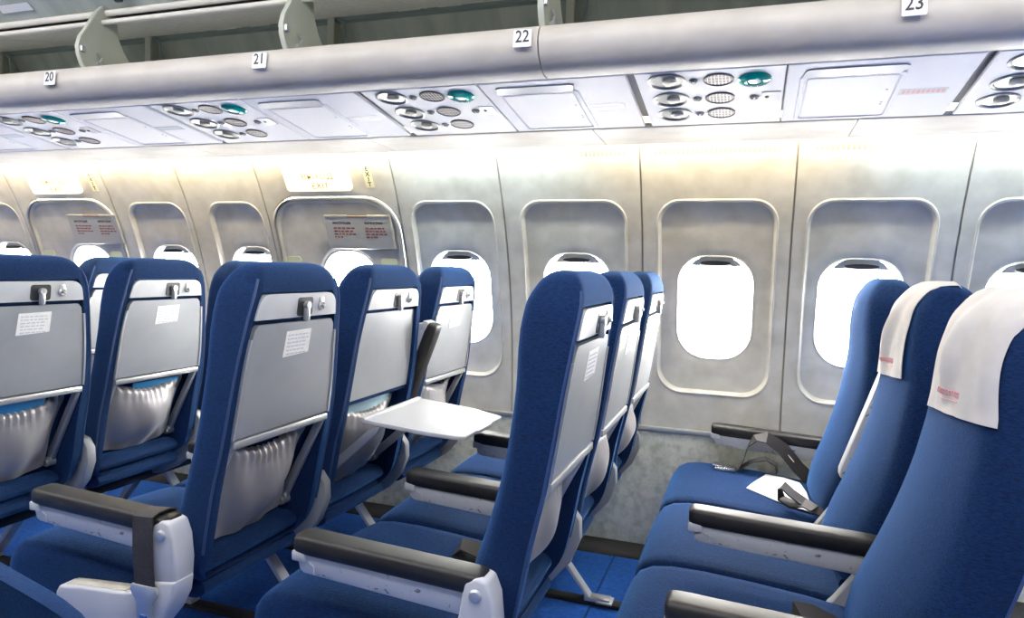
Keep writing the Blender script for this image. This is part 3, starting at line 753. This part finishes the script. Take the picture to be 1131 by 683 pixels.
# ------------------------------------------------------------------ luggage rack, service panels, cove
rack = thing('luggage_rack', 'open overhead luggage rack with beige rounded front rail and green dividers', 'luggage rack', (0, .42, .66))
def RP(pts): return [(y, z) for y, z in pts]
nose = [(.445, .668), (.432, .673), (.420, .670), (.409, .657), (.402, .640), (.402, .622), (.408, .604), (.420, .587), (.438, .573), (.462, .565), (.492, .562), (.50, .570), (.47, .60), (.45, .64)]
def off(v): return Vector(v) - Vector((0, .42, .66))
for a, b in ((XL + .02, -.2035), (-.2000, XR - .02)):
    mb = MB(); mb.loft([[off((x, y, z)) for y, z in nose] for x in (a, a + .002, b - .002, b)]); obj('front_rail', mb, 'bin', rack, ang=50)
mb = MB(); mb.box(XL + .02, XR - .02, .44 - .42, 1.17 - .42, .650 - .66, .664 - .66); obj('rack_floor', mb, 'bingrey', rack)
def slab(P, th=.008):
    mb = MB(); (y0, z0), (y1, z1) = P; n = Vector((0, -(z1 - z0), y1 - y0)).normalized() * th
    mb.prism([off((XL + .02, y0, z0)), off((XR - .02, y0, z0)), off((XR - .02, y1, z1)), off((XL + .02, y1, z1))], n); return mb
obj('rear_board', slab([(1.17, .664), (.955, .952)], -.008), 'greenwall', rack)
obj('upper_board', slab([(.950, .950), (.505, .832)], -.008), 'bingrey', rack)
obj('lining_board', slab([(.520, .872), (.16, 1.115)], -.008), 'greenwall', rack)
mb = MB(); mb.box(XL + .02, XR - .02, .935 - .42, .965 - .42, .934 - .66, .952 - .66); obj('joint_strip', mb, 'teal_pipe', rack)
for y, z, r in ((.498, .832, .008), (.512, .866, .010), (.545, .846, .005)):
    mb = MB(); mb.cyl(off((XL + .02, y, z)), off((XR - .02, y, z)), r, 12); obj('rail_tube', mb, 'tube', rack)
mb = MB()                                        # tape joints across the upper board
for k in range(-5, 4):
    x = -.52 + .762 * k - .25
    mb.prism([off((x + dx, y, z - .0012)) for dx, y, z in ((0, .51, .833), (.010, .51, .833), (.010, .94, .947), (0, .94, .947))], Vector((0, 0, .001)))
obj('joint_tape', mb, 'tape', rack)
for k in range(-5, 4):
    mb = MB(); x = -.52 + .762 * k - .25
    for dx in (-.10, .05):
        mb = MB(); mb.rbox(x + dx, x + dx + .085, .928 - .42, .936 - .42, .944 - .66, .956 - .66, .001, 1)
        if -3 <= k <= 1: obj('joint_tag', mb, 'tape', rack)
fin = [(.440, .664), (.424, .685), (.414, .71), (.411, .735), (.420, .765), (.440, .795), (.462, .832), (.480, .862), (.500, .882), (.525, .884), (.548, .866), (.552, .83), (.558, .795), (.575, .760), (.605, .725), (.66, .664)]
for x in (-3.22, -2.46, -1.70, -.945, -.200, .565, 1.33):
    mb = MB(); mb.prism([off((x - .006, y, z)) for y, z in fin], Vector((.012, 0, 0)), .001, 1); dv = obj('divider', mb, 'green', rack)
    e = MB(); e.strap([off((x, y - .001, z)) for y, z in fin[:9]], (1, 0, 0), .015, .005); obj('divider_edge', e, 'greenedge', dv)
    c_ = MB(); c_.rbox(x + .004, x + .016, .412 - .42, .428 - .42, .718 - .66, .736 - .66, .002, 1); obj('edge_stop', c_, 'frame_metal', dv); c_ = MB(); c_.cyl(off((x + .006, .475, .69)), off((x + .018, .475, .69)), .010, 10); c_.tube([off((x + .012, .475, .69)), off((x + .014, .485, .715)), off((x + .012, .47, .725))], .004, 6)
    obj('divider_catch', c_, 'frame_metal', dv)
for x in (-3.55, -2.775, -1.957, -1.128, -.262, .50, 1.26):
    mb = MB(); mb.prism([off((x - .005, y, z)) for y, z in ((.930, .945), (.925, .664), (1.165, .664), (.955, .945))], Vector((.010, 0, 0))); rb = obj('partition', mb, 'green', rack)
    e = MB(); e.box(x - .013, x + .013, .920 - .42, .928 - .42, 0.004, .945 - .66); obj('partition_edge', e, 'greenedge', rb)
    c_ = MB(); c_.tube([off((x + .02, .93, .94)), off((x + .05, .93, .92)), off((x + .045, .94, .88)), off((x + .03, .95, .85))], .005, 6); obj('cable_loop', c_, 'teal_pipe', rb)
# fittings above the rail at far left
mb = MB(); lm = frame_mtx((-2.05, .475, .905), (1, 0, 0), (0, -.83, .56)); mb.prism([lm @ Vector((a, b, .006)) for a, b in ((-.07, -.012), (.07, -.012), (.07, .016), (-.07, .016))], Vector((0, -.001, -.001)))
obj('rack_label', mb, 'tape', rack, loc=(0, -.42, -.66))
for k, (x, u) in enumerate(((-1.60, .05), (-1.56, .09), (-1.40, .06), (-1.36, .10), (-1.30, .05), (-1.47, .12))):
    mb = MB(); q = lm.to_3x3() @ Vector((0, u, 0)); c = Vector((x, .52, .872)) + Vector((0, q.y, q.z)) + Vector((0, -.008, -.010))
    mb.rbox(c.x - .012, c.x + .014, c.y - .008, c.y + .008, c.z - .012, c.z + .010, .003, 1); obj('wire_clip', mb, 'dark', rack, loc=(0, -.42, -.66))

# row number plates on the rail
for num, x in ((20, -1.800), (21, -1.006), (22, -.239), (23, .597)):
    z = .640 if num > 20 else .645
    mt = frame_mtx((x, .3985, .636), (1, 0, 0), (0, .10, 1))
    mb = MB(); P = rrect(-.0235, .0235, -.022, .022, .004, 4, 1)
    mb.prism([mt @ Vector((a, b, 0)) for a, b in P], mt.to_3x3() @ Vector((0, 0, .0035)), .001)
    po = tag(obj('row_number_plate', mb, 'plate'), 'small white plate reading %d on the beige overhead rail' % num, 'number plate', 'row number plates')
    tm = text_mb(str(num), .042, mt @ Matrix.Translation((0, .003, .0042)), .86, .0004, .0003); obj('numerals', tm, 'ink', po)

# service panels: plane from the rail to the window side
PA, PB = Vector((0, .492, .5625)), Vector((0, .852, .5078)); PD = (PB - PA).normalized(); PN = Vector((0, PD.z, -PD.y)); PL = (PB - PA).length   # PN points down into the cabin
if PN.z > 0: PN = -PN
def pp(x, y, h=0.):
    """point on the service plane, by world x and y"""
    t = (y - PA.y) / (PB.y - PA.y); p = PA.lerp(PB, t); return Vector((x, p.y, p.z)) + PN * h
def pm4(x, y, h=0.):
    p = pp(x, y, h); return frame_mtx(p, (1, 0, 0), PN.cross(Vector((1, 0, 0))))
PITCH = .763
def panel_lbl(k):
    return {-4: 'farthest left of all', -3: 'near the left edge', -2: 'above the left-hand exit-side windows', -1: 'above the window left of centre', 0: 'right of centre', 1: 'at the right edge'}[k]
lp_labels = {-3: 'white overhead panel with reading lights, leftmost, by the left edge', -2: 'white overhead panel with reading lights, second from the left, between plates 20 and 21',
             -1: 'white overhead panel with reading lights and teal lens, below plates 21 and 22', 0: 'white reading light panel with teal lens, between plates 22 and 23',
             1: 'white overhead panel with reading lights cut by the right edge'}
mp_labels = {-4: 'pale overhead mask panel at the left edge, cut by it', -3: 'pale overhead mask panel between the two leftmost reading-light panels', -2: 'pale overhead mask panel left of centre, below plate 21',
             -1: 'pale overhead mask panel with square door, below plate 22', 0: 'pale overhead mask panel with square door and pink label, below plate 23'}
for k in range(-3, 2):
    x0 = .006 + PITCH * k
    L = thing('reading_light_panel', lp_labels[k], 'service panel', pp(x0 + .18, .67), 'overhead reading light panels'); base = L.location.copy()
    def q(v): return Vector(v) - base
    def put(name, mb, m, par):
        mb.v = [tuple(Vector(p) - base) for p in mb.v]; return obj(name, mb, m, par)
    mb = MB(); mb.prism([pp(x0 + .010, .494, -.010), pp(x0 + .358, .494, -.010), pp(x0 + .358, .850, -.010), pp(x0 + .010, .850, -.010)], PN * .012, .002, 1)
    put('panel_face', mb, 'psu', L)
    for y in (.545, .657, .763):
        mb = MB(); mb.lathe([(.046, 0), (.046, .0035), (.041, .005), (.037, .0022), (.036, .0008)], pm4(x0 + .084, y, .0015), 32); lo = put('reading_light', mb, 'bezel', L)
        mb = MB(); mb.lathe([(.017, 0), (.017, .006), (.012, .009), (.004, .010)], pm4(x0 + .084 + .006, y - .004, .002), 20)
        m4 = pm4(x0 + .084, y, .002)
        mb.add([m4 @ Vector(v) for v in ((-.006, -.034, 0), (.006, -.034, 0), (.006, 0, .006), (-.006, 0, .006))], [(0, 1, 2, 3)]); put('nozzle', mb, 'bulb', lo)
    for y, x in ((.550, .154), (.660, .156), (.763, .157), (.667, .296)):
        mb = MB(); mb.lathe([(.0115, 0), (.0115, .004), (.0085, .005), (.0085, .002), (.004, .002), (.003, .006)], pm4(x0 + x - .006, y, .0015), 16); put('switch', mb, 'bezel', L)
    for y in (.550, .662, .765):
        mb = MB(); mb.lathe([(.036, 0), (.036, .003), (.0325, .004), (.031, .002)], pm4(x0 + .207, y, .0015), 30); so = put('speaker_grille', mb, 'grille', L)
        mb = MB(); m4 = pm4(x0 + .207, y, .0042)
        for i in range(-3, 4):
            a = i * .0085; hl = math.sqrt(max(0, .030 ** 2 - a * a))
            mb.add([m4 @ Vector(v) for v in ((a - .0005, -hl, 0), (a + .0005, -hl, 0), (a + .0005, hl, 0), (a - .0005, hl, 0))], [(0, 1, 2, 3)])
            if i % 2 == 0: mb.add([m4 @ Vector(v) for v in ((-hl, a - .0005, .0002), (hl, a - .0005, .0002), (hl, a + .0005, .0002), (-hl, a + .0005, .0002))], [(0, 1, 2, 3)])
        put('grille_wires', mb, 'plastic', so)
    mb = MB(); mb.lathe([(.038, 0), (.038, .004), (.034, .007), (.018, .010), (.017, .004)], pm4(x0 + .290, .558, .0015), 32); cb = put('call_light', mb, 'teal', L)
    mb = MB(); m4 = pm4(x0 + .290, .558, .0055); mb.lathe([(.0165, 0), (.015, .004), (.006, .005)], m4, 20); put('lens_core', mb, 'tealpale', cb)
    mb = MB(); m4 = pm4(x0 + .330, .667, .002); mb.prism([m4 @ Vector((a, b, 0)) for a, b in rrect(-.022, .022, -.028, .028, .003, 3, 1)], PN * .002); lb = put('switch_plate', mb, 'psushade', L)
    mb = MB(); mb.lathe([(.005, 0), (.004, .003)], pm4(x0 + .320, .667, .004), 10); put('plate_button', mb, 'dark', lb)
for k in range(-4, 1):
    x0 = .006 + PITCH * k
    L = thing('mask_panel', mp_labels[k], 'service panel', pp(x0 + .56, .67), 'overhead mask panels'); base = L.location.copy()
    mb = MB(); mb.prism([pp(x0 + .362, .494, -.010), pp(x0 + .752, .494, -.010), pp(x0 + .752, .850, -.010), pp(x0 + .362, .850, -.010)], PN * .012, .002, 1); put('panel_face', mb, 'psu2', L)
    mb = MB(); mb.prism([pp(x0 + a, b, .001) for a, b in ((.392, .572), (.402, .530), (.410, .523), (.606, .523), (.615, .530), (.603, .572))], PN * .004, .0012, 1); put('door_hood', mb, 'psushade', L)
    mb = MB(); mb.loft([[pp(x0 + a, b, h) for a, b in rrect(*r, .012, 5, 2)] for r, h in (((.390, .620, .560, .840), .001), ((.393, .617, .563, .837), .005), ((.402, .608, .572, .828), .005), ((.404, .606, .574, .826), .001))], cap=False); put('door_frame', mb, 'psu2', L)
    mb = MB(); mb.prism([pp(x0 + a, b, .0015) for a, b in rrect(.408, .602, .578, .822, .006, 4, 2)], PN * .002, .0008, 1); dr = put('mask_door', mb, 'psu', L)
    mb = MB()
    for b in (.66, .735, .75): mb.lathe([(.003, 0), (.003, .001)], pm4(x0 + .590, b, .0036), 8)
    put('door_pins', mb, 'psushade', dr)
    mb = MB(); mb.prism([pp(x0 + a, b, .0018) for a, b in ((.618, .668), (.722, .668), (.722, .702), (.618, .702))], PN * .0008); lb = put('warning_label', mb, 'psushade' if k else 'plastic', L)
    mb = MB(); rnd = random.Random(k)
    for i in range(9):
        a = .626 + i * .0105; mb.prism([pp(x0 + p_, b, .0028) for p_, b in ((a, .676), (a + .007, .676), (a + .007, .694), (a, .694))], PN * .0003)
    put('label_print', mb, 'pink' if k == 0 else 'greyink', lb)
# dark backing behind the service panels, and the bevelled strip with its joints
mb = MB(); mb.prism([(XL, .488, .585), (XR, .488, .585), (XR, .868, .540), (XL, .868, .540)], Vector((0, 0, .012))); struct('trim_1', mb, 'psushade')
ts = [XL + .02, -3.85, -3.08, -2.307, -1.712, -.941, -.163, .562, 1.325, 2.1, XR - .02]
tr2 = link('trim_2', None); tr2['kind'] = 'structure'
for a, b in zip(ts[:-1], ts[1:]):
    mb = MB(); P = [(.862, .512), (.866, .5065), (.875, .5035), (1.075, .4965), (1.088, .498), (1.094, .505), (1.092, .516), (1.07, .520), (.88, .524), (.866, .520)]
    mb.loft([[Vector((x, y, z)) for y, z in P] for x in (a + .0015, a + .004, b - .004, b - .0015)]); obj('light_trough', mb, 'bin', tr2)
# fluorescent tubes hidden in the cove
xs = [(-4.3, -3.45, 'w'), (-3.40, -2.55, 'w'), (-2.50, -1.65, 'w'), (-1.60, -1.15, 'w'), (-1.10, -.30, 'c'), (-.25, .60, 'w'), (.65, 1.50, 'c'), (1.55, 2.35, 'c')]
lb_ = ['at the far left', 'above the left-hand exit', 'between the two exits', 'above the right-hand exit', 'left of centre', 'above the centre window', 'above the right-hand window', 'beyond the right edge']
for (a, b, c), l_ in zip(xs, lb_):
    mb = MB(); mb.cyl((a, 1.232, .549), (b, 1.232, .549), .011, 12)
    to = tag(obj('fluorescent_tube', mb, 'lamp' + c), 'fluorescent tube in the cove along the wall top, ' + l_, 'lamp', 'cove fluorescent tubes')
    for e0 in (a - .012, b):
        cp = MB(); cp.prism([(e0, 1.060, .517), (e0, 1.092, .517), (e0, 1.225, .536), (e0, 1.246, .552), (e0, 1.236, .565), (e0, 1.06, .528)], Vector((.012, 0, 0))); obj('lamp_holder', cp, 'frame_metal', to)

# ------------------------------------------------------------------ exit signs, stickers, placards
def wm(x, z, d=-.001):
    """frame on the wall: x along the cabin, y up the lining, z into the cabin"""
    p = onwall(x, z, d); up = (onwall(x, z + .01) - onwall(x, z - .01)).normalized(); return frame_mtx(p, (1, 0, 0), up)
for xc, which in ((-1.462, 'nearer, above the right-hand exit hatch'), (-2.995, 'farther, above the left-hand exit hatch')):
    m4 = wm(xc, .445); mb = MB()
    mb.prism([m4 @ Vector((a, b, 0)) for a, b in rrect(-.160, .160, -.055, .060, .016, 5, 2)], m4.to_3x3() @ Vector((0, 0, .022)), .004, 2)
    so = tag(obj('exit_sign', mb, 'sign'), 'glowing cream exit sign, ' + which, 'exit sign', 'lit exit signs')
    obj('sign_lettering', text_mb('ВЫХОД', .038, m4 @ Matrix.Translation((.01, .012, .0226)), 1.1, .0004), 'signtext', so)
    obj('sign_lettering', text_mb('EXIT', .038, m4 @ Matrix.Translation((.015, -.030, .0226)), 1.1, .0004), 'signtext', so)
    m4 = wm(xc + .243, .445); mb = MB(); mb.prism([m4 @ Vector((a, b, 0)) for a, b in ((-.020, -.048), (.020, -.048), (.020, .048), (-.020, .048))], m4.to_3x3() @ Vector((0, 0, .0015)))
    st = tag(obj('exit_sticker', mb, 'yellow'), 'narrow yellow EXIT sticker beside the glowing sign, ' + which, 'sticker', 'narrow exit stickers')
    tm = MB()
    for i, ch in enumerate('EXIT'):
        c = text_mb(ch, .026, m4 @ Matrix.Translation((0, .034 - .0225 * i, .0019)) @ Matrix.Rotation(-PI / 2 * 0, 4, 'Z'), 1., .0003, .0006); tm.add(c.v, c.f)
    obj('sticker_lettering', tm, 'ink', st)
    # instruction placard on the hatch
    xp = xc + .147; m4 = wm(xp, .222, .002); mb = MB()
    mb.prism([m4 @ Vector((a, b, 0)) for a, b in rrect(-.168, .168, -.080, .076, .008, 4, 2)], m4.to_3x3() @ Vector((0, 0, .008)), .002, 1)
    po = tag(obj('instruction_placard', mb, 'placard'), 'grey metal placard with two text columns on the exit hatch, ' + which.split(',')[0], 'placard', 'exit instruction placards')
    ed = MB(); ed.prism([m4 @ Vector((a, b, .0085)) for a, b in ((-.050, .066), (.050, .066), (.050, .078), (-.050, .078))], m4.to_3x3() @ Vector((0, 0, .002))); obj('red_handle', ed, 'redink', po)
    ed = MB(); ed.prism([m4 @ Vector((a, b, .0082)) for a, b in ((.157, -.072), (.167, -.072), (.167, .074), (.157, .074))], m4.to_3x3() @ Vector((0, 0, .003))); ed.prism([m4 @ Vector((a, b, .0082)) for a, b in ((-.167, .070), (.167, .070), (.167, .076), (-.167, .076))], m4.to_3x3() @ Vector((0, 0, .003))); obj('placard_edge', ed, 'cream', po)
    rnd = random.Random(5)
    for col in (-.128, .030):
        hd = text_mb('ИНСТРУКЦИЯ' if col < 0 else 'INSTRUCTION', .014, m4 @ Matrix.Translation((col + .045, .040, .0085)), .95, .0003, .0004); obj('placard_heading', hd, 'ink', po)
        tx = MB()
        for r_ in range(4):
            y = .020 - .0135 * r_; x = col
            while x < col + (.094 if r_ < 3 else .04):
                w = rnd.uniform(.008, .02); tx.prism([m4 @ Vector((a, b, .0084)) for a, b in ((x, y), (x + w, y), (x + w, y - .007), (x, y - .007))], m4.to_3x3() @ Vector((0, 0, .0004))); x += w + .005
        obj('placard_text', tx, 'redink', po)

# ------------------------------------------------------------------ light
LAMP_COVE, LAMP_FILL = 55., 12.
for k in ('lampw', 'lampc'): M[k].node_tree.nodes['Principled BSDF'].inputs['Emission Strength'].default_value = LAMP_COVE
M['lampceil'].node_tree.nodes['Principled BSDF'].inputs['Emission Strength'].default_value = LAMP_FILL
w = bpy.data.worlds.new('daylight'); S.world = w; w.use_nodes = True
bg = w.node_tree.nodes['Background']; bg.inputs['Color'].default_value = (1., .985, .955, 1); bg.inputs['Strength'].default_value = 42.

# lift the whole place so that the carpet is at z = 0
bpy.context.view_layer.update()
for o in list(bpy.data.objects):
    if o.parent is None: o.location.z += ZO

# ------------------------------------------------------------------ camera
cam = bpy.data.cameras.new('camera'); co = bpy.data.objects.new('camera', cam); COL.objects.link(co)
yaw, pitch, roll, F = .3294, .0595, .0276, 768.74
f = Vector((-math.sin(yaw), math.cos(yaw), 0)); r = Vector((math.cos(yaw), math.sin(yaw), 0)); u = Vector((0, 0, 1))
f2 = f * math.cos(pitch) - u * math.sin(pitch); u2 = u * math.cos(pitch) + f * math.sin(pitch)
r3 = r * math.cos(roll) + u2 * math.sin(roll); u3 = u2 * math.cos(roll) - r * math.sin(roll)
mw = Matrix((r3, u3, -f2)).transposed().to_4x4(); mw.translation = Vector((.3094, -1.2298, .0831 + ZO)); co.matrix_world = mw
cam.sensor_fit = 'HORIZONTAL'; cam.sensor_width = 36; cam.lens = F / 1131 * 36; cam.clip_start = .02
S.camera = co
S.view_settings.view_transform = 'Standard'; S.view_settings.look = 'None'; S.view_settings.gamma = 1; S.view_settings.use_curve_mapping = False
S.view_settings.exposure = .30
S.cycles.use_denoising = True; S.cycles.max_bounces = 10; S.cycles.diffuse_bounces = 6; S.cycles.transparent_max_bounces = 12
